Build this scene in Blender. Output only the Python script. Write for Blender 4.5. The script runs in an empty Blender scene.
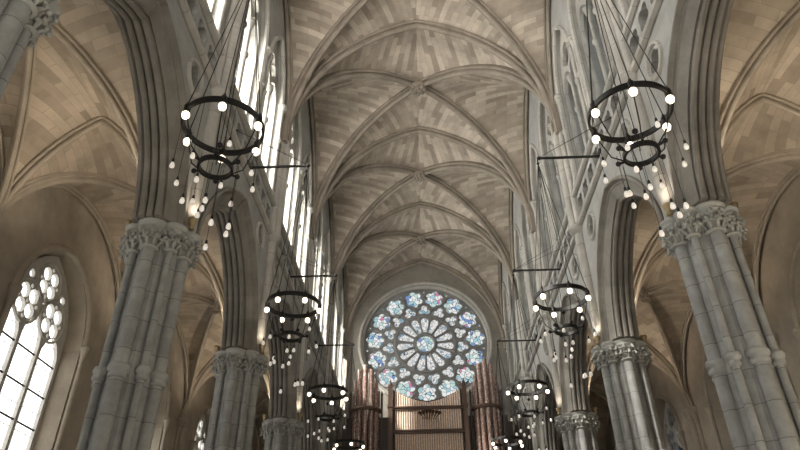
import bpy, math, random
from mathutils import Vector, Matrix
from mathutils.geometry import tessellate_polygon
random.seed(7)
PI = math.pi
scene = bpy.context.scene
C = bpy.context.collection

# ------------------------------------------------------------------ camera
cam_d = bpy.data.cameras.new('camera'); cam = bpy.data.objects.new('camera', cam_d); C.objects.link(cam)
F_PX, YAW, PITCH, ROLL, CAM_X = 630.43, 0.0327, 0.5927, -0.0114, -0.171
cam_d.sensor_width = 36.0; cam_d.lens = 36.0 * F_PX / 800.0
cam_d.clip_end = 200
_fw = Vector((-math.sin(YAW)*math.cos(PITCH), math.cos(YAW)*math.cos(PITCH), math.sin(PITCH)))
_rt = Vector((math.cos(YAW), math.sin(YAW), 0)); _up = _rt.cross(_fw)
_c, _s = math.cos(ROLL), math.sin(ROLL)
_r2 = _c*_rt + _s*_up; _u2 = -_s*_rt + _c*_up
cam.matrix_world = Matrix(((_r2.x, _u2.x, -_fw.x, CAM_X), (_r2.y, _u2.y, -_fw.y, 0.0), (_r2.z, _u2.z, -_fw.z, 1.6), (0, 0, 0, 1)))
scene.camera = cam

# ------------------------------------------------------------------ light and exposure
W = bpy.data.worlds.new('world'); scene.world = W; W.use_nodes = True
W.node_tree.nodes['Background'].inputs[0].default_value = (0.75, 0.85, 1.0, 1)
W.node_tree.nodes['Background'].inputs[1].default_value = 0.6
scene.view_settings.view_transform = 'Standard'; scene.view_settings.look = 'None'
scene.view_settings.gamma = 1.0; scene.view_settings.use_curve_mapping = False
scene.view_settings.exposure = 0.05
LEFT_CLERESTORY, LEFT_AISLE, RIGHT_CLERESTORY, RIGHT_AISLE, ROSE_LIGHT = 25.0, 2.6, 1.3, 0.15, 0.85

def area(name, loc, aim, sx, sy, power, col):
    d = bpy.data.lights.new(name, 'AREA'); d.shape = 'RECTANGLE'; d.size = sx; d.size_y = sy; d.energy = power; d.color = col
    o = bpy.data.objects.new(name, d); C.objects.link(o); o.location = loc
    o.rotation_euler = (Vector(aim) - Vector(loc)).to_track_quat('-Z', 'Y').to_euler(); return o
fill_ = area('vault_fill', (0.0, -6.6, 10.5), (0, 16, 19.0), 6, 5, 300, (1.0, 0.94, 0.86)); fill_.data.spread = math.radians(62)  # added floodlight behind the camera, narrowed to brighten only the vault
area('aisle_fill_left', (-6.0, -6.6, 4.5), (-6, 8, 8), 2.2, 4, 70, (1.0, 0.92, 0.78))  # unseen warm fill lamp, added to brighten the left aisle
area('aisle_fill_right', (6.0, -6.6, 4.5), (6, 8, 8), 2.2, 4, 30, (1.0, 0.92, 0.80))  # weaker fill lamp, likewise added for the right aisle

sd_ = bpy.data.lights.new('sun', 'SUN'); sd_.energy = 42.0; sd_.angle = math.radians(4); sd_.color = (1.0, .95, .86)
so_ = bpy.data.objects.new('sun', sd_); C.objects.link(so_); so_.location = (-30, -10, 40)
so_.rotation_euler = Vector((8.7, 5.4, -7.0)).to_track_quat('-Z', 'Y').to_euler()

# ------------------------------------------------------------------ helpers
class MB:
    """collects polygons with uv coordinates (metres)"""
    def __init__(s): s.v = []; s.f = []; s.uv = []; s.sm = []
    def face(s, pts, uv=None, smooth=False):
        i = len(s.v); s.v += [tuple(p) for p in pts]; s.f.append(tuple(range(i, i+len(pts))))
        if uv is None:
            a, b, c = Vector(pts[0]), Vector(pts[1]), Vector(pts[2]); n = (b-a).cross(c-a)
            ax = max(range(3), key=lambda k: abs(n[k])); ij = ((1, 2), (0, 2), (0, 1))[ax]
            uv = [(p[ij[0]], p[ij[1]]) for p in pts]
        s.uv.append(list(uv)); s.sm.append(smooth)
    def grid(s, rows, uvs=None, smooth=True, close_u=False):
        """rows of points; shares vertices so shading is smooth"""
        i0 = len(s.v); n, m = len(rows), len(rows[0])
        for r in rows: s.v += [tuple(p) for p in r]
        for i in range(n-1):
            for j in range(m if close_u else m-1):
                j2 = (j+1) % m
                s.f.append((i0+i*m+j, i0+i*m+j2, i0+(i+1)*m+j2, i0+(i+1)*m+j)); s.sm.append(smooth)
                if uvs: 
                    u = [uvs[i][j], uvs[i][j2], uvs[i+1][j2], uvs[i+1][j]]
                    if close_u and j2 == 0: u[1] = (uvs[i][j][0], uvs[i][j][1]+.1); u[2] = (uvs[i+1][j][0], uvs[i+1][j][1]+.1)
                    s.uv.append(u)
                else: s.uv.append([(0, 0)]*4)
    def box(s, x0, x1, y0, y1, z0, z1):
        p = [(x, y, z) for z in (z0, z1) for y in (y0, y1) for x in (x0, x1)]
        for q in ((0, 2, 3, 1), (4, 5, 7, 6), (0, 1, 5, 4), (2, 6, 7, 3), (0, 4, 6, 2), (1, 3, 7, 5)): s.face([p[k] for k in q])
    def lathe(s, prof, cx=0, cy=0, seg=16, smooth=True):
        """prof: (r, z) pairs about a vertical axis"""
        rows, uvs = [], []
        for r, z in prof:
            rows.append([(cx+r*math.cos(2*PI*k/seg), cy+r*math.sin(2*PI*k/seg), z) for k in range(seg)])
            uvs.append([(z, k*0.1) for k in range(seg)])
        s.grid(rows, uvs, smooth, True)
    def tube(s, pts, r, seg=8, cap=True, smooth=True):
        pts = [Vector(p) for p in pts]; rows = []; uvs = []; L = 0; up = None
        rr = r if isinstance(r, (list, tuple)) else [r]*len(pts)
        for i, p in enumerate(pts):
            t = (pts[min(i+1, len(pts)-1)] - pts[max(i-1, 0)]).normalized()
            if up is None: up = Vector((0, 0, 1)) if abs(t.z) < .9 else Vector((1, 0, 0))
            a = up - t*up.dot(t)
            if a.length < 1e-4: a = t.orthogonal()
            a.normalize(); up = a; b = t.cross(a)
            if i: L += (p-pts[i-1]).length
            rows.append([p+rr[i]*(math.cos(2*PI*k/seg)*a+math.sin(2*PI*k/seg)*b) for k in range(seg)])
            uvs.append([(L, k*.05) for k in range(seg)])
        s.grid(rows, uvs, smooth, True)
        if cap: s.face(rows[0][::-1]); s.face(rows[-1])
    def sweep(s, pts, frames, prof, closed_path=False, smooth=False, cap=True):
        """prof: closed list of (a, b); frames: (A, B) per point"""
        rows, uvs, L = [], [], 0
        for i, p in enumerate(pts):
            A, B = frames[i]
            if i: L += (Vector(p)-Vector(pts[i-1])).length
            rows.append([Vector(p)+a*A+b*B for a, b in prof])
            uvs.append([(L, k*.03) for k in range(len(prof))])
        if closed_path:
            rows.append(rows[0]); L += (Vector(pts[0])-Vector(pts[-1])).length; uvs.append([(L, k*.03) for k in range(len(prof))])
        s.grid(rows, uvs, smooth, True)
        if cap and not closed_path: s.face(rows[0][::-1]); s.face(rows[-1])
    def sphere(s, c, r, seg=12, rings=8, sz=1.0):
        s.lathe_at(c, [(r*math.sin(PI*k/rings)+1e-5, -r*sz*math.cos(PI*k/rings)) for k in range(rings+1)], seg)
    def lathe_at(s, c, prof, seg=12):
        rows = [[(c[0]+r*math.cos(2*PI*k/seg), c[1]+r*math.sin(2*PI*k/seg), c[2]+z) for k in range(seg)] for r, z in prof]
        s.grid(rows, [[(z, k*.05) for k in range(seg)] for r, z in prof], True, True)
    def mesh(s, name, mat):
        me = bpy.data.meshes.new(name); me.from_pydata(s.v, [], s.f)
        ul = me.uv_layers.new(name='UVMap'); flat = [c for u in s.uv for q in u for c in q]
        ul.data.foreach_set('uv', flat); me.polygons.foreach_set('use_smooth', s.sm)
        me.materials.append(mat); me.update(); return me
    def build(s, name, mat, parent=None, loc=None, rz=0):
        return link(name, s.mesh(name, mat), parent, loc, rz)

def link(name, me, parent=None, loc=None, rz=0):
    o = bpy.data.objects.new(name, me); C.objects.link(o); o.parent = parent
    if loc: o.location = loc
    if rz: o.rotation_euler.z = rz
    return o
def tag(o, label=None, cat=None, group=None, kind=None):
    for k, v in (('label', label), ('category', cat), ('group', group), ('kind', kind)):
        if v: o[k] = v
    return o
def empty(name, loc, rz=0, **k):
    o = bpy.data.objects.new(name, None); C.objects.link(o); o.location = loc; o.rotation_euler.z = rz; return tag(o, **k)
def copy_tree(o, parent=None):
    c = o.copy(); C.objects.link(c)
    if parent: c.parent = parent
    for ch in list(o.children): copy_tree(ch, c)
    return c

def plate(mb, outer, holes, T, d0, d1=None, back=False, edge=False, front=True, hole_back=None):
    """flat slab with holes: T(a, b, depth) -> point"""
    loops = [outer]+holes
    tris = tessellate_polygon([[Vector((a, b, 0)) for a, b in l] for l in loops]); flat = [q for l in loops for q in l]
    for d, on in ((d0, front), (d1, back)):
        if on and d is not None:
            for t in tris: mb.face([T(flat[k][0], flat[k][1], d) for k in t], [flat[k] for k in t])
    if d1 is not None:
        for l in (holes + ([outer] if edge else [])):
            L = 0
            rows = [[T(a, b, d0) for a, b in l+l[:1]], [T(a, b, d1) for a, b in l+l[:1]]]
            us = [0]
            for k in range(len(l)):
                p, q = l[k], l[(k+1) % len(l)]; L += math.hypot(p[0]-q[0], p[1]-q[1]); us.append(L)
            mb.grid(rows, [[(u, 0) for u in us], [(u, abs(d1-d0)) for u in us]], False)
    if hole_back is not None:
        for l in hole_back:
            for t in tessellate_polygon([[Vector((a, b, 0)) for a, b in l]]): mb.face([T(l[k][0], l[k][1], d1) for k in t], [l[k] for k in t])

def arc_pt(h, r, s, off=0.0):
    """half of a pointed arch, springing at d=0 and crown at d=h; s = height fraction; returns d, z, outward normal"""
    if r > h:
        R = h + (r*r-h*h)/(2*h); sn = s*r/R; cs = math.sqrt(max(0, 1-sn*sn))
        return R*(1-cs)-off*cs, R*sn+off*sn, (-cs, sn)
    sn = s; cs = math.sqrt(max(0, 1-s*s)); nx, nz = -cs/h, sn/r; l = math.hypot(nx, nz); nx /= l; nz /= l
    return h*(1-cs)+off*nx, r*sn+off*nz, (nx, nz)
def seg_loop(c, h, zs, r, n=12, beta=math.radians(18)):
    """pointed arch whose two arcs rise at a slant from the springing"""
    half = math.atan2(r, h)-beta
    Rr = math.hypot(h, r)/(2*math.sin(half)); xc, zc = h+Rr*math.sin(beta), r-Rr*math.cos(beta); L = []
    for i in range(n+1):
        a0 = beta+2*half; tt = a0+(beta-a0)*i/n      # tangent angle from the springing to the crown
        L.append((c-h+xc-Rr*math.sin(tt), zs+zc+Rr*math.cos(tt)))
    return L+[(2*c-a, b) for a, b in L[-2::-1]]
def steps(n): return [math.sin(PI/2*i/n) for i in range(n+1)]
def arch_loop(c, h, zs, r, n=10, off=0.0):
    """full arch outline from left springing over the crown to the right one, 2-D"""
    L = []
    for s in steps(n):
        d, z, nn = arc_pt(h, r, s, off); L.append((c-h+d, zs+z))
    if off: L[-1] = (c, L[-1][1])
    return L+[(2*c-a, b) for a, b in L[-2::-1]]
def foil(cx, cz, n, R, rl, rot=0.0, seg=7):
    """multifoil outline: n lobes of radius rl centred at distance R"""
    out = []
    half = PI/n
    # lobe arc runs between the cusps on the bisectors
    x = R*math.cos(half)+math.sqrt(max(rl*rl-(R*math.sin(half))**2, 1e-9))
    cusp = x
    a_end = math.atan2(cusp*math.sin(half), cusp*math.cos(half)-R)
    for i in range(n):
        t = rot+2*PI*i/n
        for j in range(seg):
            a = -a_end+2*a_end*j/seg
            px, pz = R+rl*math.cos(a), rl*math.sin(a)
            out.append((cx+px*math.cos(t)-pz*math.sin(t), cz+px*math.sin(t)+pz*math.cos(t)))
    return out
def circ(cx, cz, r, n=24): return [(cx+r*math.cos(2*PI*k/n), cz+r*math.sin(2*PI*k/n)) for k in range(n)]
def rollprof(items):
    """items: ('p', a, b) points or ('r', a, b, radius, start_deg, end_deg) arcs"""
    out = []
    for it in items:
        if it[0] == 'p': out.append(it[1:])
        else:
            _, a, b, r, t0, t1 = it
            for k in range(6):
                t = math.radians(t0+(t1-t0)*k/5); out.append((a+r*math.cos(t), b+r*math.sin(t)))
    return out

# ------------------------------------------------------------------ materials
def nodes(name):
    m = bpy.data.materials.new(name); m.use_nodes = True; nt = m.node_tree; return m, nt, nt.nodes['Principled BSDF']
def stone(name, c1, c2, mortar, bw, rh, msize=0.012, offset=0.5, bias=0.0, vary=0.28, rough=0.85, nscale=1.6):
    m, nt, b = nodes(name); N = nt.nodes; Lk = nt.links.new
    uv = N.new('ShaderNodeUVMap'); br = N.new('ShaderNodeTexBrick'); tc = N.new('ShaderNodeTexCoord')
    br.offset = offset; br.squash = 1.0
    br.inputs['Color1'].default_value = (*c1, 1); br.inputs['Color2'].default_value = (*c2, 1); br.inputs['Mortar'].default_value = (*mortar, 1)
    for k, v in (('Scale', 1.0), ('Mortar Size', msize), ('Mortar Smooth', 0.3), ('Bias', bias), ('Brick Width', bw), ('Row Height', rh)): br.inputs[k].default_value = v
    Lk(uv.outputs[0], br.inputs['Vector'])
    no = N.new('ShaderNodeTexNoise'); no.inputs['Scale'].default_value = nscale; no.inputs['Detail'].default_value = 6; no.inputs['Roughness'].default_value = .65
    Lk(tc.outputs['Object'], no.inputs['Vector'])
    rp = N.new('ShaderNodeMapRange'); rp.inputs[1].default_value = .3; rp.inputs[2].default_value = .7; rp.inputs[3].default_value = 1-vary; rp.inputs[4].default_value = 1+vary*.5
    Lk(no.outputs[0], rp.inputs[0])
    mx = N.new('ShaderNodeMix'); mx.data_type = 'RGBA'; mx.blend_type = 'MULTIPLY'; mx.inputs[0].default_value = 1.0
    Lk(br.outputs['Color'], mx.inputs[6]); Lk(rp.outputs[0], mx.inputs[7]); Lk(mx.outputs[2], b.inputs['Base Color'])
    b.inputs['Roughness'].default_value = rough
    n2 = N.new('ShaderNodeTexNoise'); n2.inputs['Scale'].default_value = 22; n2.inputs['Detail'].default_value = 4; Lk(tc.outputs['Object'], n2.inputs['Vector'])
    ad = N.new('ShaderNodeMath'); ad.operation = 'MULTIPLY_ADD'; ad.inputs[1].default_value = -1.0; Lk(br.outputs['Fac'], ad.inputs[0]); Lk(n2.outputs[0], ad.inputs[2])
    bp = N.new('ShaderNodeBump'); bp.inputs['Strength'].default_value = .25; bp.inputs['Distance'].default_value = .02; Lk(ad.outputs[0], bp.inputs['Height']); Lk(bp.outputs[0], b.inputs['Normal'])
    return m
def plain(name, c, rough=.5, metal=0.0, emit=None, es=0.0, noise=0.0):
    m, nt, b = nodes(name); b.inputs['Base Color'].default_value = (*c, 1); b.inputs['Roughness'].default_value = rough; b.inputs['Metallic'].default_value = metal
    if emit: b.inputs['Emission Color'].default_value = (*emit, 1); b.inputs['Emission Strength'].default_value = es
    if noise:
        no = nt.nodes.new('ShaderNodeTexNoise'); no.inputs['Scale'].default_value = 9; no.inputs['Detail'].default_value = 5
        tc = nt.nodes.new('ShaderNodeTexCoord'); nt.links.new(tc.outputs['Object'], no.inputs['Vector'])
        cr = nt.nodes.new('ShaderNodeValToRGB'); cr.color_ramp.elements[0].color = (*[x*(1-noise) for x in c], 1); cr.color_ramp.elements[1].color = (*[min(1, x*(1+noise)) for x in c], 1)
        nt.links.new(no.outputs[0], cr.inputs[0]); nt.links.new(cr.outputs[0], b.inputs['Base Color'])
    return m
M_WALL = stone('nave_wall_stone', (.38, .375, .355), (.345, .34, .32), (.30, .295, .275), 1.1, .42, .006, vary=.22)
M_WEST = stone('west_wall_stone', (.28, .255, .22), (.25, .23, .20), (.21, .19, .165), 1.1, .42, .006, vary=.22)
M_AISLE = stone('aisle_plaster_stone', (.45, .39, .31), (.43, .375, .30), (.41, .355, .28), 1.2, .6, .003, vary=.25)
M_WEB = stone('vault_web_stone', (.53, .46, .38), (.27, .225, .18), (.33, .28, .225), .74, .20, .006, bias=-.05, vary=.25)
M_AWEB = stone('aisle_web_stone', (.58, .495, .39), (.35, .29, .22), (.38, .315, .24), .7, .2, .006, bias=-.05, vary=.25)
M_RIB = stone('vault_rib_stone', (.29, .25, .205), (.25, .215, .175), (.30, .25, .20), .7, 60, .006, 0, vary=.3)
M_ARCH = stone('arch_moulding_stone', (.27, .25, .22), (.215, .20, .175), (.24, .21, .18), .5, 60, .006, 0, vary=.35)
M_PIER = stone('pier_stone', (.385, .39, .375), (.31, .315, .305), (.17, .17, .16), .46, 60, .006, 0, vary=.35, nscale=2.5)
M_CAP = plain('carved_capital_stone', (.40, .40, .375), .85, noise=.3)
M_TRIM = stone('dressed_trim_stone', (.44, .42, .38), (.40, .385, .35), (.28, .27, .24), .9, 60, .01, 0, vary=.25)
M_TRAC = plain('tracery_stone', (.55, .53, .49), .85, noise=.2)
M_IRON = plain('black_iron', (.018, .017, .016), .5, .4)
M_FLOOR = stone('floor_flagstones', (.30, .285, .26), (.26, .245, .22), (.18, .17, .15), .9, .6, .01, vary=.3, rough=.5)
M_BULB = plain('warm_lit_bulb', (1, .9, .75), .3, emit=(1.0, .86, .66), es=3.0)
M_PEND = plain('small_lit_bulb', (1, .95, .88), .2, emit=(1.0, .93, .84), es=.3)
M_WOOD = plain('dark_organ_wood', (.045, .028, .02), .5, noise=.35)
M_WOOD2 = plain('carved_brown_wood', (.10, .055, .035), .5, noise=.35)
M_LENS = plain('uplight_lens', (1, .8, .55), .3, emit=(1, .74, .45), es=6.0)
M_BRASS = plain('brass_uplight_body', (.45, .36, .22), .4, .8)

def glass_mat(name, strength, tint=(1, 1, .97), vary=.1, clear=0.0):
    m = bpy.data.materials.new(name); m.use_nodes = True; nt = m.node_tree; N = nt.nodes; N.clear(); Lk = nt.links.new
    out = N.new('ShaderNodeOutputMaterial'); em = N.new('ShaderNodeEmission'); uv = N.new('ShaderNodeUVMap')
    vo = N.new('ShaderNodeTexVoronoi'); vo.inputs['Scale'].default_value = 5; Lk(uv.outputs[0], vo.inputs['Vector'])
    br = N.new('ShaderNodeTexBrick'); br.offset = 0; br.inputs['Scale'].default_value = 1; br.inputs['Brick Width'].default_value = .37; br.inputs['Row Height'].default_value = .42; br.inputs['Mortar Size'].default_value = .008
    br.inputs['Color1'].default_value = (*tint, 1); br.inputs['Color2'].default_value = (*[t*(1-vary) for t in tint], 1); br.inputs['Mortar'].default_value = (.04, .04, .04, 1); Lk(uv.outputs[0], br.inputs['Vector'])
    Lk(br.outputs[0], em.inputs[0]); em.inputs[1].default_value = strength
    tr = N.new('ShaderNodeBsdfTransparent'); ms = N.new('ShaderNodeMixShader'); ms.inputs[0].default_value = clear
    Lk(em.outputs[0], ms.inputs[1]); Lk(tr.outputs[0], ms.inputs[2]); Lk(ms.outputs[0], out.inputs[0]); return m
def stained_mat(name, strength, stops, scale):
    m = bpy.data.materials.new(name); m.use_nodes = True; nt = m.node_tree; N = nt.nodes; N.clear(); Lk = nt.links.new
    out = N.new('ShaderNodeOutputMaterial'); em = N.new('ShaderNodeEmission'); uv = N.new('ShaderNodeUVMap')
    vo = N.new('ShaderNodeTexVoronoi'); vo.inputs['Scale'].default_value = scale; Lk(uv.outputs[0], vo.inputs['Vector'])
    sp = N.new('ShaderNodeSeparateColor'); Lk(vo.outputs['Color'], sp.inputs[0])
    cr = N.new('ShaderNodeValToRGB'); cr.color_ramp.interpolation = 'CONSTANT'
    while len(cr.color_ramp.elements) < len(stops): cr.color_ramp.elements.new(.5)
    for e, (p, c) in zip(cr.color_ramp.elements, stops): e.position = p; e.color = (*c, 1)
    Lk(sp.outputs[0], cr.inputs[0])
    ve = N.new('ShaderNodeTexVoronoi'); ve.feature = 'DISTANCE_TO_EDGE'; ve.inputs['Scale'].default_value = scale; Lk(uv.outputs[0], ve.inputs['Vector'])
    gt = N.new('ShaderNodeMath'); gt.operation = 'GREATER_THAN'; gt.inputs[1].default_value = .035; Lk(ve.outputs[0], gt.inputs[0])
    mx = N.new('ShaderNodeMix'); mx.data_type = 'RGBA'; mx.inputs[6].default_value = (.03, .035, .05, 1); Lk(gt.outputs[0], mx.inputs[0]); Lk(cr.outputs[0], mx.inputs[7])
    Lk(mx.outputs[2], em.inputs[0]); em.inputs[1].default_value = strength; Lk(em.outputs[0], out.inputs[0]); return m
G_LC = glass_mat('left_clerestory_glass', LEFT_CLERESTORY, (1, .985, .93), clear=.35)
G_LA = glass_mat('left_aisle_glass', LEFT_AISLE, (1, .99, .95))
G_RC = stained_mat('right_clerestory_glass', RIGHT_CLERESTORY, [(0, (.42, .48, .50)), (.4, (.52, .58, .58)), (.75, (.30, .40, .48))], 3)
G_RA = stained_mat('right_aisle_glass', RIGHT_AISLE, [(0, (.05, .10, .22)), (.45, (.22, .33, .48)), (.62, (.05, .05, .07)), (.9, (.8, .9, 1))], 6)
G_RO = stained_mat('rose_outer_glass', ROSE_LIGHT, [(0, (.9, .93, .9)), (.38, (.42, .66, .74)), (.55, (.22, .34, .66)), (.62, (.95, .95, .95)), (.8, (.60, .78, .74)), (.95, (.75, .25, .42))], 5.5)
G_RI = stained_mat('rose_inner_glass', ROSE_LIGHT, [(0, (.95, .94, .92)), (.55, (.6, .68, .72)), (.75, (.85, .82, .78)), (.93, (.3, .45, .6))], 9)
G_RB = stained_mat('rose_trefoil_glass', ROSE_LIGHT, [(0, (.85, .86, .85)), (.6, (.3, .5, .6)), (.8, (.9, .9, .85))], 8)

# ------------------------------------------------------------------ plan
Y1, BAY = 8.376, 5.0
def Y(k): return Y1+(k-1)*BAY
PX = 4.25                      # pier axis
XF, XB = 3.92, 4.60            # nave face and aisle face of the arcade wall
ZCAP = 7.12                    # arch springing
XOS = {-1: 7.3, 1: 7.62}                       # aisle outer wall face
YW = Y(5)                      # west wall
KS = list(range(-1, 5))        # bays start at these piers
Z1, Z2 = 10.35, 11.22          # string courses
YB = Y(-1)

# ------------------------------------------------------------------ floor, roof, end walls
m = MB(); m.face([(-9, -8, 0), (9, -8, 0), (9, 30, 0), (-9, 30, 0)]); tag(m.build('floor', M_FLOOR), 'worn stone flag floor under the arcades', 'floor', kind='structure')
m = MB(); m.box(-9, 9, -8.5, 30, 19.4, 19.8); tag(m.build('roof', M_WOOD), 'dark unseen roof deck added above the stone vaults to stop light leaks', 'roof', kind='structure')  # out of view; added so sky light does not leak past the vaults
m = MB(); m.box(-9, 9, -8.6, -8.2, 0, 19.4); tag(m.build('wall_east_closure', M_WALL), 'plain stone wall added behind the viewer to close in the light', 'wall', kind='structure')  # crossing would lie open here; wall added to enclose the interior for lighting

def wall_T(s, x0): return lambda a, b, d: Vector((s*(x0+d), a, b))
HH, HR = 2.16, 2.56            # hood half span and rise
C_H, C_SILL, C_SP, C_R = .84, 11.5, 14.35, 1.85     # clerestory openings
C_OFF = 1.08
ARCH_PROF = rollprof([('p', .37, -.02), ('r', .36, -.045, .045, 60, -120), ('p', .30, 0), ('p', .27, .0), ('p', .25, .03), ('p', .16, .075), ('p', .06, .125), ('p', .09, .145),
    ('r', .035, .20, .05, -60, -300), ('p', .10, .255), ('p', .085, .27), ('r', .035, .325, .05, -60, -300), ('p', .10, .38), ('p', .085, .395), ('r', .04, .45, .05, -60, -300),
    ('p', .13, .50), ('p', .15, .525), ('r', .125, .585, .05, -60, -300), ('p', .22, .635), ('p', .26, .68), ('p', .37, .68)])

for s, side in ((-1, 'left'), (1, 'right')):
    root = empty('wall_'+side, (0, 0, 0), label='pale stone nave wall with arcade arches and window storey on the '+side+' side', cat='wall', kind='structure')
    T = wall_T(s, XF); face = MB(); aface = MB()
    for k in KS:
        y0, y1 = Y(k), Y(k+1); c = (y0+y1)/2
        outer = [(y0, ZCAP), (c-HH, ZCAP)]+seg_loop(c, HH, ZCAP, HR, 12)+[(c+HH, ZCAP), (y1, ZCAP), (y1, 19.3), (y0, 19.3)]
        holes, hb = [], []
        for q in range(8):
            hc = c-2.03+q*.58
            h = foil(hc, (Z1+Z2)/2+.02, 4, .13, .125, PI/4); holes.append(h); hb.append(h)
        for o in (-1.55, 1.55):
            h = foil(c+o, 9.78, 4, .125, .12, 0); holes.append(h); hb.append(h)
        small, big = list(holes), []
        for o in (-C_OFF, C_OFF) if k >= 0 else ():  # unseen bay behind the viewer kept solid to block sun and sky light
            big.append([(c+o-C_H, C_SILL), (c+o+C_H, C_SILL)]+arch_loop(c+o, C_H, C_SP, C_R, 8)[::-1])
        plate(face, outer, small+big, T, 0)
        for l in small: plate(face, l, [], T, .28)
        for l, d in [(l, .28) for l in small]+[(l, .68) for l in big]:
            L = 0; us = [0]
            for q in range(len(l)): L += math.dist(l[q], l[(q+1) % len(l)]); us.append(L)
            face.grid([[T(a, b, 0) for a, b in l+l[:1]], [T(a, b, d) for a, b in l+l[:1]]], [[(u, 0) for u in us], [(u, d) for u in us]], False)
        plate(aface, [(y0, ZCAP), (c-HH, ZCAP)]+seg_loop(c, HH, ZCAP, HR, 12)+[(c+HH, ZCAP), (y1, ZCAP), (y1, 11.4), (y0, 11.4)], [], T, .679)
    face.build('wall_face', M_WALL, root); aface.build('aisle_face', M_AISLE, root)
    # arcade arches, hood moulds, colonnettes
    for k in KS:
        c = Y(k)+2.5; am = MB(); pts, fr = [], []
        base_h, base_r = HH-.33, HR-.33
        for a, b in seg_loop(c, base_h, ZCAP, base_r, 14):
            pts.append(Vector((s*XF, a, b)))
        for i, p in enumerate(pts):
            t = (pts[min(i+1, len(pts)-1)]-pts[max(i-1, 0)]).normalized()
            n = Vector((0, -t.z, t.y));
            if i == 14: n = Vector((0, 0, 1))
            if i in (0, len(pts)-1): n = Vector((0, -1 if i == 0 else 1, 0))
            fr.append((n, Vector((s, 0, 0))))
        am.sweep(pts, fr, ARCH_PROF, smooth=False); am.build('arch_moulding', M_ARCH, root)
        for o in (-1.55, 1.55):
            rm = MB(); cp = circ(c+o, 9.78, .30, 28)
            rm.sweep([Vector((s*(XF-.01), a, b)) for a, b in cp], [((Vector((0, a-c-o, b-9.78))).normalized() and (Vector((0, a-c-o, b-9.78)).normalized(), Vector((-s, 0, 0)))) for a, b in cp], [(-.04, -.02), (-.025, .035), (.0, .05), (.03, .035), (.05, -.02)], True)
            rm.build('roundel', M_TRIM, root)
        for o in (-C_OFF, C_OFF):
            cm = MB(); lp = [(c+o-C_H, C_SILL)]+arch_loop(c+o, C_H, C_SP, C_R, 10)+[(c+o+C_H, C_SILL)]
            P = [Vector((s*XF, a, b)) for a, b in lp]; fr = []
            for i, p in enumerate(P):
                t = (P[min(i+1, len(P)-1)]-P[max(i-1, 0)]).normalized(); fr.append((Vector((0, -t.z, t.y)), Vector((-s, 0, 0))))
            cm.sweep(P, fr, [(-.02, -.06), (-.03, .03), (.02, .07), (.08, .05), (.10, -.02)]); cm.build('clerestory_moulding', M_TRIM, root)
        for o in (-C_OFF, C_OFF):
            sc_ = MB(); lp = [(c+o-C_H, C_SILL), (c+o+C_H, C_SILL)]+arch_loop(c+o, C_H, C_SP, C_R, 10)[::-1]; hs = []
            for e in (-1, 1):
                lc = c+o+e*.405; hs.append([(lc-.37, C_SILL+.02), (lc+.37, C_SILL+.02)]+arch_loop(lc, .37, C_SP-.05, .55, 6)[::-1])
            hs.append(foil(c+o, C_SP+.83, 4, .21, .19, 0))
            plate(sc_, lp, hs, T, .14, .24, back=True)
            x = s*(XF+.14)
            sc_.lathe([(.10, C_SILL), (.09, C_SILL+.15), (.055, C_SILL+.2), (.055, 13.02), (.09, 13.05), (.10, 13.1), (.09, 13.15), (.055, 13.18), (.055, 14.0), (.065, 14.02), (.11, 14.22), (.12, 14.24), (.12, 14.31), (0, 14.32)], x, c+o, 10)
            sc_.build('inner_tracery', M_TRIM, root)
        for yy in (c-C_OFF-C_H-.02, c-.11, c+.11, c+C_OFF+C_H+.02):
            cl = MB(); x = s*(XF-.04)
            cl.lathe([(.085, C_SILL-.25), (.085, C_SILL-.15), (.05, C_SILL-.08), (.05, 13.02), (.085, 13.05), (.095, 13.1), (.085, 13.15), (.05, 13.18), (.05, 14.1), (.065, 14.12), (.06, 14.16), (.105, 14.32), (.12, 14.34), (.12, 14.42), (.0, 14.43)], x, yy, 10)
            for q in range(6):
                a = 2*PI*q/6; cl.sphere((x+.095*math.cos(a), yy+.095*math.sin(a), 14.27), .03, 6, 4)
            cl.build('colonnette', M_TRIM, root)
    for z in (Z1, Z2):
        st = MB(); prof = [(0, 0), (.0, .04), (.03, .10), (.09, .12), (.12, .09), (.13, .0)]
        st.sweep([Vector((s*XF, YB, z-.07)), Vector((s*XF, YW, z-.07))], [(Vector((0, 0, 1)), Vector((-s, 0, 0)))]*2, prof); st.build('string_course', M_TRIM, root)
    # wall shafts that carry the vault
    for k in range(-1, 5):
        ws = MB(); y = Y(k)
        ws.tube([(s*(XF-.04), y, ZCAP), (s*(XF-.04), y, Z1-.12)], .13, 14)
        ws.lathe([(.13, Z1-.2), (.17, Z1-.16), (.22, Z1-.1), (.24, Z1-.04), (.22, Z1+.03), (.15, Z1+.06)], s*(XF-.05), y, 16)
        for dx, dy, r in ((-.13, 0, .12), (-.04, -.15, .085), (-.04, .15, .085)):
            ws.tube([(s*(XF+dx), y+dy, Z1), (s*(XF+dx), y+dy, 13.3), (s*(XF+dx+.03), y+dy*.9, 13.55), (s*(XF+dx+.09), y+dy*.7, 13.8)], [r, r, r*.8, r*.25], 12)
        ws.build('wall_shaft', M_TRIM, root)

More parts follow.
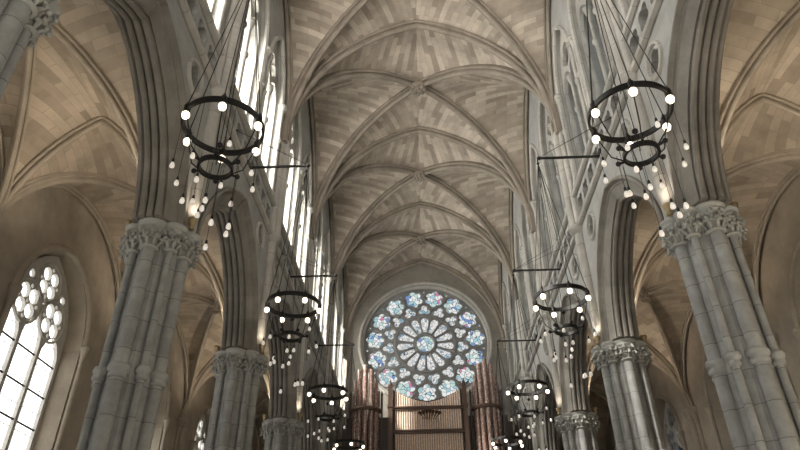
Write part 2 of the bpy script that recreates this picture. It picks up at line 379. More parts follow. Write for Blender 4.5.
# ------------------------------------------------------------------ windows
win_n = [0]
def window(T, c, half, zs, rise, sill, lights, circles, foils, glass, label, frame=.09, th=.14, bars=True, hmul=.5):
    win_n[0] += 1
    w = empty('window_%d' % win_n[0], (0, 0, 0), label=label, cat='window', kind='structure')
    outer = [(c-half, sill), (c+half, sill)]+arch_loop(c, half, zs, rise, 10)[::-1]
    holes = []
    lw = (2*half-2*frame-(lights-1)*.085)/lights
    for i in range(lights):
        lc = c-half+frame+lw/2+i*(lw+.085)
        top = zs-hmul*.9+(0.14 if (lights == 3 and i == 1) else 0)
        holes.append([(lc-lw/2, sill+.08), (lc+lw/2, sill+.08)]+arch_loop(lc, lw/2, top, lw*.8, 5)[::-1])
    for q, (dx, dz, r) in enumerate(circles):
        for e in range(4):
            t = PI/4+PI/2*e; holes.append(circ(c+dx+r*.50*math.cos(t), zs+dz+r*.50*math.sin(t), r*.35, 14))
            t += PI/4; holes.append(circ(c+dx+r*.72*math.cos(t), zs+dz+r*.72*math.sin(t), r*.12, 6))
        holes.append(circ(c+dx, zs+dz, r*.11, 6))
    if lights == 3:
        for dx, dz, r in ((0, .60, .07), (.6, .90, .09), (-.6, .90, .09)): holes.append(circ(c+dx, zs+dz, r, 8))
    tr = MB(); plate(tr, outer, holes, T, 0, th, back=True, edge=True)
    for q, (dx, dz, r) in enumerate(circles):
        cp = circ(c+dx, zs+dz, r*1.0, 24)
        tr.sweep([T(a, b, 0) for a, b in cp], [((T(a, b, 0)-T(c+dx, zs+dz, 0)).normalized(), (T(0, 0, -1)-T(0, 0, 0))) for a, b in cp], [(-.03, -.01), (-.015, .03), (.015, .03), (.03, -.01)], True)
    tr.build('tracery', M_TRAC, w)
    gl = MB(); plate(gl, [(a, b) for a, b in outer], [], T, th*.6); gl.build('pane', glass, w)
    if bars:
        b = MB()
        z = sill+.5
        while z < zs-.1:
            p, q = T(c-half, z, th*.5-.03), T(c+half, z, th*.5-.03); b.tube([p, q], .02, 5); z += .62
        b.build('saddle_bar', M_IRON, w)
    return w
ordn = ['first', 'second', 'third', 'fourth', 'fifth', 'sixth', 'seventh']
for s, side in ((-1, 'left'), (1, 'right')):
    for k in range(0, 5):
        c = Y(k)+2.5
        for o, w_ in ((-C_OFF, 'nearer'), (C_OFF, 'farther')):
            window(wall_T(s, 4.55), c+o, C_H, C_SP, C_R, C_SILL, 2, [(0, .62, .40)], 4, G_LC if s < 0 else G_RC,
                   '%s of the two high traceried windows above the %s arch of the %s arcade' % (w_, ordn[k], side), .07, .12, True, .35)

# ------------------------------------------------------------------ aisle outer walls
for s, side in ((-1, 'left'), (1, 'right')):
    XO = XOS[s]
    root = empty('wall_aisle_'+side, (0, 0, 0), label='warm plastered outer wall of the %s aisle with tall windows' % side, cat='wall', kind='structure')
    T = wall_T(s, XO); f = MB()
    for k in KS:
        y0, y1 = Y(k), Y(k+1); c = (y0+y1)/2
        op = [(c-1.28, 2.6), (c+1.28, 2.6)]+arch_loop(c, 1.28, 6.85, 1.6, 10)[::-1]
        inn = [(c-1.06, 2.8), (c+1.18, 2.8)]+arch_loop(c+.06, 1.12, 6.80, 1.62, 10)[::-1]
        plate(f, [(y0, 0), (y1, 0), (y1, 11.2), (y0, 11.2)], [op] if k >= 0 else [], T, 0)  # same unseen bay left windowless to keep outside light out
        if k < 0: continue
        rows = [[T(a, b, 0) for a, b in op+op[:1]], [T(a, b, .42) for a, b in inn+inn[:1]]]
        f.grid(rows, [[(i*.3, 0) for i in range(len(op)+1)], [(i*.3, .4) for i in range(len(op)+1)]], False)
    f.build('wall_face', M_AISLE, root)
    for k in KS:
        c = Y(k)+2.5
        hm = MB(); lp = arch_loop(c, 1.36, 6.95, 1.5, 12); P = [Vector((s*XO, a, b)) for a, b in lp]; fr = []
        for i in range(len(P)):
            t = (P[min(i+1, len(P)-1)]-P[max(i-1, 0)]).normalized(); fr.append((Vector((0, -t.z, t.y)), Vector((-s, 0, 0))))
        hm.sweep(P, fr, rollprof([('p', -.08, -.03), ('r', -.02, .03, .055, 200, 20), ('p', .07, -.02)])); hm.build('window_hood', M_AISLE, root)
        for dy in (-1.36, 1.36):
            js = MB(); js.lathe([(.10, 2.6), (.055, 2.75), (.055, 6.62), (.075, 6.65), (.06, 6.7), (.10, 6.88), (.115, 6.9), (.115, 6.97), (.0, 6.98)], s*(XO-.05), c+dy, 12); js.build('jamb_shaft', M_AISLE, root)
        if k >= 0:
            window(wall_T(s, XO+.32), c+.06, 1.12, 6.80, 1.62, 2.8, 3, [(0, 1.0, .40), (-.47, .38, .43), (.47, .38, .43)], 4, G_LA if s < 0 else G_RA,
                   ('bright clear' if s < 0 else 'dark blue stained')+' three light traceried window in the %s bay of the %s aisle' % (ordn[k], side), .08, .13, s < 0, .42)
    for k in range(-1, 6):
        rs = MB(); y = Y(k)
        for dx, dy, r in ((-.10, 0, .095), (-.02, -.15, .07), (-.02, .15, .07)):
            x = s*(XO+dx)
            rs.lathe([(r+.06, 0), (r+.06, .3), (r, .4), (r, 6.85), (r+.03, 6.88), (r+.01, 6.93), (r+.07, 7.15), (r+.09, 7.18), (r+.09, 7.28), (.0, 7.29)], x, y+dy, 12)
            for q in range(6):
                a = 2*PI*q/6; rs.sphere((x+(r+.05)*math.cos(a), y+dy+(r+.05)*math.sin(a), 7.08), .035, 6, 4)
        rs.build('respond', M_AISLE, root)

# ------------------------------------------------------------------ vaults
RIB = [(.28, -.10), (.20, -.10), (.185, -.125), (.15, -.13), (.12, -.115), (.115, -.085), (.14, -.06), (.13, -.05), (.09, -.06), (.04, -.065), (.0, -.045), (-.02, 0), (.0, .045), (.04, .065), (.09, .06), (.13, .05), (.14, .06), (.115, .085), (.12, .115), (.15, .13), (.185, .125), (.20, .10), (.28, .10)]
def rib(root, name, p0, p1, h, r, zs, prof, mat, n=16, both=False):
    """half rib from springing p0 (x, y) towards p1; both = full arch to the mirrored springing"""
    d = Vector((p1[0]-p0[0], p1[1]-p0[1], 0)); d.normalize(); nrm = Vector((0, 0, 1)).cross(d)
    pts, fr = [], []
    for s in steps(n):
        a, z, nn = arc_pt(h, r, s); pts.append(Vector((p0[0], p0[1], zs))+a*d+Vector((0, 0, z)))
        fr.append((nn[0]*d+Vector((0, 0, nn[1])), nrm))
    if both:
        fr[-1] = (Vector((0, 0, 1)), nrm)
        for i in range(n-1, -1, -1):
            q = pts[i]-Vector((p0[0], p0[1], 0)); t = q.x*d.x+q.y*d.y
            pts.append(Vector((p0[0], p0[1], 0))+(2*h-t)*d+Vector((0, 0, pts[i].z)))
            A = fr[i][0]; ad = A.x*d.x+A.y*d.y; fr.append((-ad*d+Vector((0, 0, A.z)), nrm))
    m = MB(); m.sweep(pts, fr, prof); return m.build(name, mat, root)
def vault(root, xa, xb, ks, zs, rt, rd, rw, matw, matr, scale, boss_r):
    """quadripartite bays between x=xa and x=xb"""
    xc = (xa+xb)/2; hx = abs(xb-xa)/2; sc = scale; N = 14
    prof = [(a*sc, b*sc) for a, b in RIB]; wprof = [(a*sc*.8, b*sc*.75) for a, b in RIB]; off = .2*sc
    dl = math.hypot(hx, BAY/2)
    for k in list(ks)+[ks[-1]+1]:
        rib(root, 'transverse_rib', (min(xa, xb), Y(k)), (max(xa, xb), Y(k)), hx, rt, zs, prof, matr, 16, True)
    for k in ks:
        yc = Y(k)+BAY/2
        for sx in (-1, 1):
            for sy in (-1, 1):
                rib(root, 'diagonal_rib', (xc+sx*hx, yc+sy*BAY/2), (xc, yc), dl, rd, zs, prof, matr, 18)
        for sx in (-1, 1):
            rib(root, 'wall_rib', (xc+sx*(hx+.02), Y(k)), (xc+sx*(hx+.02), Y(k+1)), BAY/2, rw, zs, wprof, matr, 14, True)
        web = MB(); S = steps(N)
        for sx in (-1, 1):
            for sy in (-1, 1):
                cx0, cy0 = xc+sx*hx, yc+sy*BAY/2
                D, Tt, Ww = [], [], []
                for i, s in enumerate(S):
                    d, z, _ = arc_pt(dl, rd, s, off); d = dl if i == N else d
                    D.append(Vector((cx0-sx*hx*d/dl, cy0-sy*BAY/2*d/dl, zs+z)))
                    d, z, _ = arc_pt(hx, rt, s, off); d = hx if i == N else d
                    Tt.append(Vector((cx0-sx*d, cy0, zs+z)))
                    d, z, _ = arc_pt(BAY/2, rw, s, off); d = BAY/2 if i == N else d
                    Ww.append(Vector((cx0+sx*.06, cy0-sy*d, zs+z)))
                for E in (Tt, Ww):
                    rows, uvs, v, Mx = [], [], 0, 6
                    for i in range(N+1):
                        if i: v += ((E[i]-E[i-1]).length+(D[i]-D[i-1]).length)/2
                        L = (D[i]-E[i]).length
                        rows.append([E[i].lerp(D[i], j/Mx)+Vector((0, 0, .10*sc*math.sin(PI*j/Mx)*S[i])) for j in range(Mx+1)])
                        uvs.append([(L*j/Mx+(0 if E is Tt else 40.3)+sx*3.1+sy*7.7, v+17.0*sx+(.12 if E is Tt else .38)*L*j/Mx) for j in range(Mx+1)])
                    web.grid(rows, uvs, True)
        web.build('vault_web', matw, root)
        b = MB(); zb = zs+rd
        b.lathe_at((xc, yc, zb), [(.0, -.13*boss_r/.3), (boss_r*.35, -.12*boss_r/.3), (boss_r*.75, -.07), (boss_r, .0), (boss_r*.95, .1), (boss_r*.7, .16)], 18)
        for q in range(8):
            a = 2*PI*q/8; b.sphere((xc+boss_r*.72*math.cos(a), yc+boss_r*.72*math.sin(a), zb-.06), boss_r*.24, 8, 6)
        for q in range(5):
            a = 2*PI*q/5; b.sphere((xc+boss_r*.33*math.cos(a), yc+boss_r*.33*math.sin(a), zb-.12), boss_r*.18, 8, 6)
        b.build('boss', matr, root)
r0 = empty('ceiling', (0, 0, 0), label='high ribbed stone vault over the nave', cat='ceiling', kind='structure')
vault(r0, -3.82, 3.82, KS, 13.4, 4.90, 4.70, 4.45, M_WEB, M_RIB, 1.15, .30)
for s, side in ((-1, 'left'), (1, 'right')):
    r1 = empty('ceiling_aisle_'+side, (0, 0, 0), label='lower ribbed stone vault over the %s aisle' % side, cat='ceiling', kind='structure')
    vault(r1, s*4.65, s*(XOS[s]-.1), KS, ZCAP+.02, 2.55, 2.50, 2.4, M_AWEB, M_AISLE, .68, .17)

# ------------------------------------------------------------------ west wall and rose window
RC = Vector((0.06, 0, 13.98)); RR = 2.98
root = empty('wall_west', (0, 0, 0), label='stone end wall holding the great round window', cat='wall', kind='structure')
Tw = lambda a, b, d: Vector((a, YW+.12+d, b))
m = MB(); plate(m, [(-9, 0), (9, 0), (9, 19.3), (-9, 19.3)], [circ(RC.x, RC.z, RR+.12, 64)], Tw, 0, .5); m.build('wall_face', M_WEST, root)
m = MB(); cp = circ(RC.x, RC.z, RR+.12, 64)
m.sweep([Tw(a, b, 0) for a, b in cp], [(Vector((a-RC.x, 0, b-RC.z)).normalized(), Vector((0, -1, 0))) for a, b in cp],
        rollprof([('p', -.10, -.3), ('r', -.03, -.12, .07, 180, 20), ('r', .08, .02, .08, 180, 0), ('p', .2, -.02)]), True); m.build('round_moulding', M_TRIM, root)
win_n[0] += 1
rose = empty('window_%d' % win_n[0], (0, 0, 0), label='great round rose window of blue and white stained glass above the organ', cat='window', kind='structure')
Tr = lambda a, b, d: Vector((RC.x+a, YW+.42+d, RC.z+b))
NR = 15
holes = [circ(0, 0, .42, 24)]; six, tre = [], []
for i in range(NR):
    t = PI/2+2*PI*i/NR; t2 = t+PI/NR
    ct, sn = math.cos(t), math.sin(t)
    # petal: narrow at the hub, round at the outer end
    pet = []
    for q in range(9):
        a = -PI/2+PI*q/8; pet.append((1.20+.19*math.cos(a), .19*math.sin(a)))
    pet += [(.9, .145), (.60, .08), (.60, -.08), (.9, -.145)]
    holes.append([(x*ct-y*sn, x*sn+y*ct) for x, y in pet])
    tc = (1.80*ct, 1.80*sn); holes.append(foil(tc[0], tc[1], 3, .15, .15, t, 6)); tre.append(tc)
    sc_ = (2.47*math.cos(t2), 2.47*math.sin(t2)); holes.append(foil(sc_[0], sc_[1], 6, .29, .172, t2, 5)); six.append(sc_)
    for rr_, tt in ((2.84, t),):
        holes.append([(rr_*math.cos(tt)+.085*math.cos(tt+PI+2*PI*q/3), rr_*math.sin(tt)+.085*math.sin(tt+PI+2*PI*q/3)) for q in range(3)])
m = MB(); plate(m, circ(0, 0, RR+.14, 60), holes, Tr, 0, .16, back=True)
def ringm(mb, cx, cz, r, w, n=28):
    cp = circ(cx, cz, r, n); mb.sweep([Tr(a, b, 0) for a, b in cp], [(Vector((a-cx, 0, b-cz)).normalized(), Vector((0, -1, 0))) for a, b in cp], [(-w, -.01), (-w*.5, w*1.2), (w*.5, w*1.2), (w, -.01)], True)
for p in six: ringm(m, p[0], p[1], .50, .03)
for p in tre: ringm(m, p[0], p[1], .325, .025, 20)
ringm(m, 0, 0, .48, .06); ringm(m, 0, 0, 1.47, .04, 60)
for i in range(NR):
    t = PI/2+2*PI*(i+.5)/NR; m.tube([Tr(.5*math.cos(t), .5*math.sin(t), -.02), Tr(1.5*math.cos(t), 1.5*math.sin(t), -.02)], .035, 6)
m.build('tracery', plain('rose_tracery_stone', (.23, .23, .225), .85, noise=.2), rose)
def sector(r0_, r1_, name, mat):
    m = MB(); n = 60
    for i in range(n):
        a, b = 2*PI*i/n, 2*PI*(i+1)/n
        q = [(r*math.cos(t), r*math.sin(t)) for r, t in ((r0_, a), (r1_, a), (r1_, b), (r0_, b))]
        m.face([Tr(x, y, .1) for x, y in q], q)
    m.build(name, mat, rose)
sector(2.05, 3.15, 'outer_pane', G_RO); sector(1.42, 2.05, 'trefoil_pane', G_RB); sector(.5, 1.42, 'petal_pane', G_RI); sector(.001, .5, 'hub_pane', G_RO)

# ------------------------------------------------------------------ piers
RP = .385
def shaft_mesh(r, top=6.72):
    m = MB(); m.lathe([(r+.07, 0), (r+.07, .35), (r+.03, .42), (r+.05, .48), (r, .55)], 0, 0, 16)
    rows = [(r, .55)]+[(r, z) for z in (2, 3.5, 4.64, 4.86, 6.0, top)]
    m.lathe(rows, 0, 0, 18); return m.mesh('shaft', M_PIER)
def annulet_mesh(r):
    m = MB(); z = 4.75
    m.lathe([(r-.01, z-.11), (r+.03, z-.10), (r+.034, z-.06), (r+.02, z-.04), (r+.02, z-.02), (r+.05, z+.0), (r+.058, z+.04), (r+.04, z+.08), (r-.01, z+.10)], 0, 0, 18); return m.mesh('annulet', M_PIER)
CZ = 6.674; CH = .54/.74
def capital_mesh(r):
    m = MB(); z0 = CZ; rt = r+.10
    m.lathe([(r, z0-0.0146), (r+.035, z0), (r+.045, z0+0.0219), (r+.03, z0+0.0438), (r+.005, z0+0.0511)], 0, 0, 18)
    m.lathe([(r, z0+0.0438), (r+.005, z0+0.1824), (r+.03, z0+0.2773), (r+.09, z0+0.3649), (rt, z0+0.3868)], 0, 0, 18)
    m.lathe([(rt-.02, z0+0.3649), (rt+.01, z0+0.3868), (rt+.01, z0+0.4159), (rt-.01, z0+0.4378), (rt+.025, z0+0.4670), (rt+.045, z0+0.5108), (rt+.02, z0+0.5364), (.0, z0+0.5400)], 0, 0, 20)
    n = 8 if r > .09 else 6
    for lev, zz, rr in ((0, .22*CH, .75), (1, .40*CH, 1.0)):
        for q in range(n):
            a = 2*PI*(q+.5*lev)/n; u = Vector((math.cos(a), math.sin(a), 0)); sd = Vector((-u.y, u.x, 0))
            R = r+.0; L = .10*rr+.03
            pts = [u*(R+.01)+Vector((0, 0, z0+zz-.12)), u*(R+.03)+Vector((0, 0, z0+zz-.05)), u*(R+.035+L*.4)+Vector((0, 0, z0+zz+.025)), u*(R+.03+L*.8)+Vector((0, 0, z0+zz+.055)), u*(R+.02+L)+Vector((0, 0, z0+zz+.0))]
            m.tube(pts, [.014, .03, .033, .032, .02], 6)
            m.sphere(pts[-1]+Vector((0, 0, -.01)), .034, 7, 5)
            for sg in (-1, 1):
                m.sphere(pts[2]+sd*sg*.045+Vector((0, 0, -.015)), .03, 6, 4)
    m.v = [(x, y, CZ+(z-CZ)*.82) for x, y, z in m.v]
    return m.mesh('capital', M_CAP)
def core_mesh():
    m = MB(); R = .365; n = 8
    def octa(R, z): return [(R*math.cos(PI/8+2*PI*k/n), R*math.sin(PI/8+2*PI*k/n), z) for k in range(n)]
    for z0, z1, Ra, Rb in ((0, .35, .56, .56), (.35, .45, .56, .365), (.45, 6.75, R, R), ):
        a, b = octa(Ra, z0), octa(Rb, z1)
        for k in range(n):
            k2 = (k+1) % n; m.face([a[k], a[k2], b[k2], b[k]], [(z0, 0), (z0, .4), (z1, .4), (z1, 0)])
    return m.mesh('core', M_PIER)
def corecap_mesh():
    m = MB(); z0 = CZ
    m.lathe([(.34, z0), (.36, z0+.22), (.41, z0+.36), (.43, z0+.385), (.43, z0+.43), (.41, z0+.44), (.45, z0+.47), (.45, z0+.52), (.42, z0+.54), (.0, z0+.54)], 0, 0, 32)
    for q in range(24):
        a = 2*PI*q/24; m.sphere((.39*math.cos(a), .39*math.sin(a), z0+.29+.05*(q % 2)), .04, 7, 5)
    m.v = [(x, y, CZ+(z-CZ)*.82) for x, y, z in m.v]
    return m.mesh('capital_core', M_CAP)
big, thin = shaft_mesh(.098), shaft_mesh(.052)
abig, athin = annulet_mesh(.098), annulet_mesh(.052)
cbig, cthin = capital_mesh(.105), capital_mesh(.062)
core, ccore = core_mesh(), corecap_mesh()
def make_pier():
    r = empty('clustered_pier', (0, 0, 0))
    link('core', core, r); link('core_capital', ccore, r)
    for q in range(8):
        a = q*PI/4; p = (RP*math.cos(a), RP*math.sin(a), 0); b = q % 2 == 0
        if not b: p = (.405*math.cos(a), .405*math.sin(a), 0)
        link('shaft', big if b else thin, r, p); link('annulet', abig if b else athin, r, p); link('capital', cbig if b else cthin, r, p, a)
    return r
pier0 = make_pier(); first = True
PLAB = {(-1, 0): 'dark clustered stone pier cut off by the upper left corner of the view',
        (-1, 1): 'large grey clustered stone pier beside the bright aisle window on the left',
        (-1, 2): 'second whole clustered pier of the left arcade, behind the large grey one',
        (-1, 3): 'third whole clustered pier of the left arcade, its capital low beside a small uplight',
        (-1, 4): 'clustered pier of the left arcade nearest the organ',
        (1, 0): 'clustered stone pier of the right arcade nearest the viewer',
        (1, 1): 'large grey clustered stone pier with banded shafts at the right edge',
        (1, 2): 'sunlit pale clustered pier, second along the right arcade behind the large grey one',
        (1, 3): 'third pale clustered pier of the right arcade, its capital low in the view',
        (1, 4): 'clustered pier of the right arcade nearest the organ'}
for (s, k), lab in PLAB.items():
    o = pier0 if first else copy_tree(pier0); first = False
    o.location = (s*PX, Y(k)+(.28 if k == 0 else 0), 0); tag(o, lab, 'pier', 'clustered piers of the nave arcades')
# ------------------------------------------------------------------ pipe organ
OY = 26.5
g = MB(); g.box(-3.75, 3.75, 25.2, YW+.1, 5.4, 5.7); g.box(-3.75, 3.75, 25.2, 25.3, 5.7, 6.7)
for x in (-3.4, -1.2, 1.2, 3.4): g.box(x-.12, x+.12, 25.3, 25.54, 0, 5.4)
tag(g.build('organ_gallery', M_WOOD), 'dark wooden gallery that carries the organ', 'gallery')
org = empty('pipe_organ', (0, OY, 5.706), label='pipe organ with two tall round pipe towers under the rose window', cat='organ')
def M_pipe(name, c1, c2, rough, metal):
    m, nt, b = nodes(name); N = nt.nodes
    tc = N.new('ShaderNodeTexCoord'); vo = N.new('ShaderNodeTexVoronoi'); vo.inputs['Scale'].default_value = 14
    mp = N.new('ShaderNodeMapping'); mp.inputs['Scale'].default_value = (1, 1, .6); nt.links.new(tc.outputs['Object'], mp.inputs[0]); nt.links.new(mp.outputs[0], vo.inputs['Vector'])
    cr = N.new('ShaderNodeValToRGB'); cr.color_ramp.elements[0].position = .25; cr.color_ramp.elements[0].color = (*c1, 1); cr.color_ramp.elements[1].position = .45; cr.color_ramp.elements[1].color = (*c2, 1)
    nt.links.new(vo.outputs['Distance'], cr.inputs[0]); nt.links.new(cr.outputs[0], b.inputs['Base Color']); b.inputs['Roughness'].default_value = rough; b.inputs['Metallic'].default_value = metal; return m
M_PIPE_D = M_pipe('diapered_pipe', (.50, .42, .36), (.27, .17, .14), .38, .35)
M_PIPE_C = M_pipe('plain_brown_pipe', (.80, .66, .54), (.68, .52, .42), .4, .25)
def pipe(x, y, r, ztop, mat, name='pipe', zbot=6.6):
    m = MB(); lx, ly = x, y-OY
    m.lathe([(.02, zbot-5.7), (r, zbot+.5-5.7), (r, zbot+.9-5.7), (r*1.02, zbot+.92-5.7), (r, ztop-5.7-.03), (r*1.12, ztop-5.7), (r*.8, ztop-5.7+.0), (r*.8, ztop-5.7-.3)], lx, ly, 12); return m.build(name, mat, org)
for s in (-1, 1):
    cx = 2.58 if s > 0 else -2.6; tc_ = 12.1 if s > 0 else 11.95
    for q in range(7):
        a = PI+PI*q/6; dz = abs(q-3)
        pipe(cx+.50*math.cos(a), OY+.35+.50*math.sin(a), .105 if dz < 2 else .09, tc_-[0, .18, .62, 1.0][dz], M_PIPE_D, 'tower_pipe')
    for q in range(4):
        a = PI/5+PI*3/5*q/3; pipe(cx+.45*math.cos(a), OY+.45+.35*math.sin(a), .085, tc_-.15-.35*abs(q-1.5), M_PIPE_D, 'tower_pipe')
    for z in (10.05, 7.6):
        b = MB(); pts = [(cx+.64*math.cos(PI+PI*q/16), .35+.64*math.sin(PI+PI*q/16), z-5.7) for q in range(17)]
        b.sweep([Vector(p) for p in pts], [((Vector(p)-Vector((cx, .35, z-5.7))).normalized(), Vector((0, 0, 1))) for p in pts], [(-.03, -.07), (.05, -.07), (.08, 0), (.05, .07), (-.03, .07)])
        b.build('tower_band', M_WOOD2, org)
    for dx in (-.68, .68):
        p = MB(); p.box(cx+dx-.04, cx+dx+.04, .25, .42, 0, 11.0-5.7-.25); p.lathe([(.05, 5.05), (.06, 5.1), (.0, 5.3)], cx+dx, .33, 8); p.build('tower_post', M_WOOD, org)
    c = MB(); c.lathe([(.1, .3), (.66, .9), (.70, .95), (.70, 1.1)], cx, .35, 20); c.build('tower_base', M_WOOD2, org)
bp_ = MB(); tp = [(1.48*(q/8-1), 10.42+.52*abs(q/8-1)**1.7-5.7) for q in range(17)]
plate(bp_, [(-1.48, 0), (1.48, 0)]+tp[::-1], [], lambda a, b, d: Vector((.05+a, d, b)), .12, .2, back=True, edge=True); bp_.build('back_panel', M_WOOD, org)
n = 29
for q in range(n):
    t = (q-(n-1)/2)/((n-1)/2); pipe(.05+t*1.36, OY, .040, 10.32+.5*abs(t)**1.7, M_PIPE_C, 'flat_pipe', 5.9)
for z, h in ((10.05, .10), (9.06, .13), (7.4, .15)):
    b = MB(); b.box(-1.5, 1.6, -.10, .07, z-5.7-h/2, z-5.7+h/2); b.box(-1.5, 1.6, -.14, -.08, z-5.7+h/2-.03, z-5.7+h/2+.02); b.build('front_rail', M_WOOD2, org)
for x in (-1.53, 1.63):
    b = MB(); b.box(x-.09, x+.09, -.14, .2, 0, 11.05-5.7); b.box(x-.12, x+.12, -.17, .23, 4.4, 4.5); b.lathe([(.1, 5.35), (.12, 5.42), (.06, 5.5), (.0, 5.7)], x, .03, 8); b.build('front_post', M_WOOD2, org)
c = MB(); c.box(-3.5, 3.5, .95, 1.6, 0, 10.0-5.7); c.box(-1.6, 1.7, .2, 1.0, 0, 4.3); c.box(-3.6, 3.6, .4, 1.0, 0, 9.55-5.7); c.build('case', M_WOOD, org)
M_TRUMPET = plain('dull_brass', (.30, .21, .13), .4, .5)
for q in range(7):
    t = (q-3)/3; tr = MB(); x0 = .12+t*.22; L = .85-.1*abs(t)
    p0 = Vector((x0, -.05, 9.58-5.7)); p1 = Vector((.12+t*.40, -.05-L, 9.66-5.7-.05*abs(t)))
    tr.tube([p0, p0.lerp(p1, .5), p0.lerp(p1, .8), p1], [.018, .025, .04, .085], 10, cap=False); tr.build('trumpet_pipe', M_TRUMPET, org)

# ------------------------------------------------------------------ chandeliers on wall brackets
ZR = 7.14
def make_chandelier():
    r = empty('ring_chandelier', (0, 0, 0))
    R, RL, ZL = .50, .20, -.66
    def band(R, w, h, seg=48, lobes=0):
        m = MB(); pts = [Vector((R*math.cos(2*PI*k/seg), R*math.sin(2*PI*k/seg), 0)) for k in range(seg)]
        m.sweep(pts, [(p.normalized(), Vector((0, 0, 1))) for p in pts], [(-w, -h), (w, -h), (w, h), (-w, h)], True, smooth=False); return m
    m = band(R, .016, .038)
    for q in range(6):
        a = 2*PI*q/6+.3; m.lathe([(.0, -.08), (.035, -.075), (.042, -.03), (.042, .04), (.022, .06), (.02, .09), (.0, .095)], R*math.cos(a), R*math.sin(a), 10)
    m.build('upper_ring', M_IRON, r)
    m = band(RL, .016, .03, 32); 
    for v in range(len(m.v)): m.v[v] = (m.v[v][0], m.v[v][1], m.v[v][2]+ZL)
    for q in range(6):
        a = 2*PI*q/6+.3; m.tube([(RL*math.cos(a), RL*math.sin(a), ZL), ((RL+.10)*math.cos(a), (RL+.10)*math.sin(a), ZL+.02)], .018, 6); m.sphere(((RL+.10)*math.cos(a), (RL+.10)*math.sin(a), ZL+.02), .035, 8, 6)
    m.build('lower_ring', M_IRON, r)
    for q in range(6):
        a = 2*PI*q/6+.3; ca, sa = math.cos(a), math.sin(a)
        m = MB(); m.tube([(R*ca, R*sa, -.05), ((R*.86)*ca, (R*.86)*sa, -.28), ((RL+.16)*ca, (RL+.16)*sa, ZL+.16), (RL*ca, RL*sa, ZL)], .009, 6); m.build('strut', M_IRON, r)
        m = MB(); m.lathe([(.022, -.045), (.026, -.06), (.047, -.09), (.05, -.12), (.038, -.155), (.0, -.17)], R*ca, R*sa, 12); m.build('globe_bulb', M_BULB, r)
    for q in range(6):
        a = 2*PI*q/6+.3
        m = MB(); m.tube([(R*math.cos(a), R*math.sin(a), .1), (0, 0, 10.45-ZR)], .007, 5); m.build('suspension_cable', M_IRON, r)
    m = MB(); m.sphere((0, 0, 10.45-ZR), .035, 8, 6); m.tube([(0, 0, 10.45-ZR), (0, 0, 10.56-ZR)], .015, 6); m.tube([(0, 0, 10.45-ZR), (0, 0, ZL+.05)], .006, 5); m.sphere((0, 0, -.30), .04, 8, 6); m.build('hanger', M_IRON, r)
    rnd = random.Random(11); spec = []
    for q in range(8): a = 2*PI*q/8+.1; spec.append((R*.98, a, -.04, rnd.uniform(.42, 1.0)))
    for q in range(7): a = 2*PI*q/7+.35; spec.append((RL+.09, a, ZL, rnd.uniform(.25, 1.05)))
    for q in range(3): a = 2*PI*q/3; spec.append((.1, a, ZL, rnd.uniform(.15, .5)))
    for R_, a, z, L in spec:
        x, y = R_*math.cos(a), R_*math.sin(a)
        m = MB(); m.tube([(x, y, z), (x, y, z-L)], .0035, 4); m.lathe([(.012, z-L+.02), (.016, z-L), (.016, z-L-.035), (.0, z-L-.036)], x, y, 8); o = m.build('pendant_cord', M_IRON, r)
        b = MB(); b.lathe([(.012, z-L-.03), (.022, z-L-.05), (.030, z-L-.08), (.026, z-L-.105), (.0, z-L-.118)], x, y, 10); b.build('small_bulb', M_PEND, o)
    return r
def make_bracket(s):
    r = empty('wall_bracket', (0, 0, 0))
    xw, xe = s*(XF-.02), s*2.57
    m = MB(); m.box(min(xw, xe), max(xw, xe), -.02, .02, -.022, .022); m.sphere((xe, 0, 0), .05, 8, 6); m.build('beam', M_IRON, r)
    m = MB(); m.box(s*XF-.02, s*XF+.02, -.09, .09, -.16, .16); m.build('wall_plate', M_IRON, r)
    for zz, yy in ((.0, -1.1), (.75, .0)):
        m = MB(); m.tube([(xe, 0, .02), (s*(XF+.0), yy, zz+.12)], .006, 5); m.sphere((s*XF, yy, zz+.12), .03, 6, 4); m.build('stay_wire', M_IRON, r)
    return r
ch0 = make_chandelier(); br = {-1: make_bracket(-1), 1: make_bracket(1)}; firstc = True; seen = set()
CL = {(-1, 0): ('ring chandelier hanging largest on the left, in front of the first arch', 'highest'), (1, 0): ('ring chandelier hanging largest on the right, in front of the first arch', 'highest'),
      (-1, 1): ('ring chandelier hanging second along the left wall', 'second'), (1, 1): ('ring chandelier hanging second along the right wall', 'second'),
      (-1, 2): ('ring chandelier hanging third along the left wall, over the dark corner', 'third'), (1, 2): ('ring chandelier hanging third along the right wall', 'third'),
      (-1, 3): ('ring chandelier hanging lowest on the left before the organ tower', 'fourth'), (1, 3): ('ring chandelier hanging lowest on the right before the organ tower', 'fourth')}
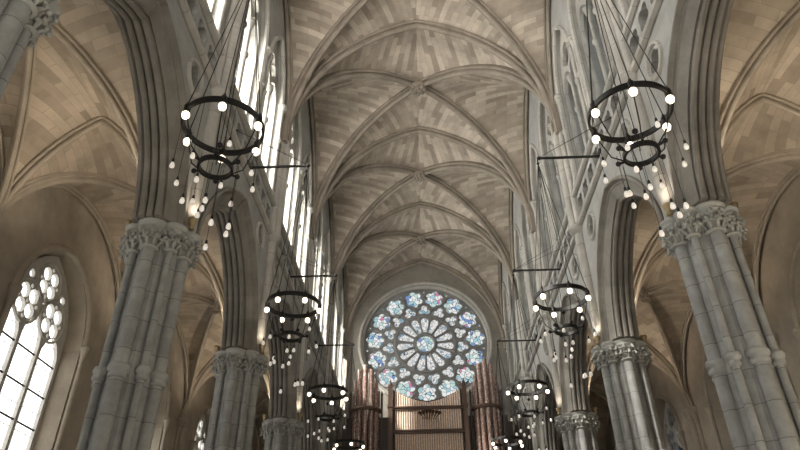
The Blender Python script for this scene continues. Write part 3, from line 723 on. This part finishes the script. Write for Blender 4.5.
for (s, k), (lab, pos) in CL.items():
    o = ch0 if firstc else copy_tree(ch0); firstc = False
    o.location = (2.53 if s > 0 else -2.6, Y(k)+2.5, ZR); o.rotation_euler.z = .35*k+(0 if s > 0 else .5)
    tag(o, 'black iron '+lab, 'chandelier', 'ring chandeliers along the nave')
    b = br[s] if s not in seen else copy_tree(br[s]); seen.add(s)
    b.location = (0, Y(k)+2.5, 10.6)
    tag(b, 'black iron bracket on the %s wall carrying the %s chandelier of that side' % ('left' if s < 0 else 'right', pos), 'bracket', 'chandelier brackets')

# ------------------------------------------------------------------ uplights on the capitals
def make_uplight(power, tilt):
    r = empty('uplight', (0, 0, 0))
    m = MB(); m.lathe([(.0, 0), (.05, 0), (.05, .03), (.03, .05), (.05, .08), (.075, .16), (.078, .19), (.065, .19), (.06, .15)], 0, 0, 14); m.build('lamp_body', M_BRASS, r)
    m = MB(); m.lathe([(.06, .15), (.045, .175), (.0, .185)], 0, 0, 12); m.build('lens', M_LENS, r)
    d = bpy.data.lights.new('uplight_beam', 'SPOT'); d.energy = power; d.color = (1, .85, .68); d.spot_size = 1.9; d.spot_blend = .8; d.shadow_soft_size = .04
    o = bpy.data.objects.new('uplight_beam', d); C.objects.link(o); o.parent = r; o.location = (0, 0, .23); o.rotation_euler = (PI, tilt, 0)
    return r
protos = {}
for s, side in ((-1, 'left'), (1, 'right')):
    for k in (0, 1, 2, 3):  # nearest aisle pair is out of view, added to light the first bay
        for nv in ('nave', 'aisle') if k else ('aisle',):
            key = (s, nv); o = copy_tree(protos[key]) if key in protos else make_uplight(22 if nv == 'nave' else 110, (0 if nv == 'nave' else s*.6)); protos.setdefault(key, o)
            o.location = (s*(PX-.52) if nv == 'nave' else s*(PX+.51), Y(k)+(.28 if k == 0 else 0)-(.24 if nv == 'nave' else .2), ZCAP+.003)
            tag(o, 'small brass uplight on the %s side of the %s capital of the %s arcade' % (nv, ('first', 'second', 'third')[k-1] if k else 'nearest', side), 'lamp', 'uplights on the capitals')
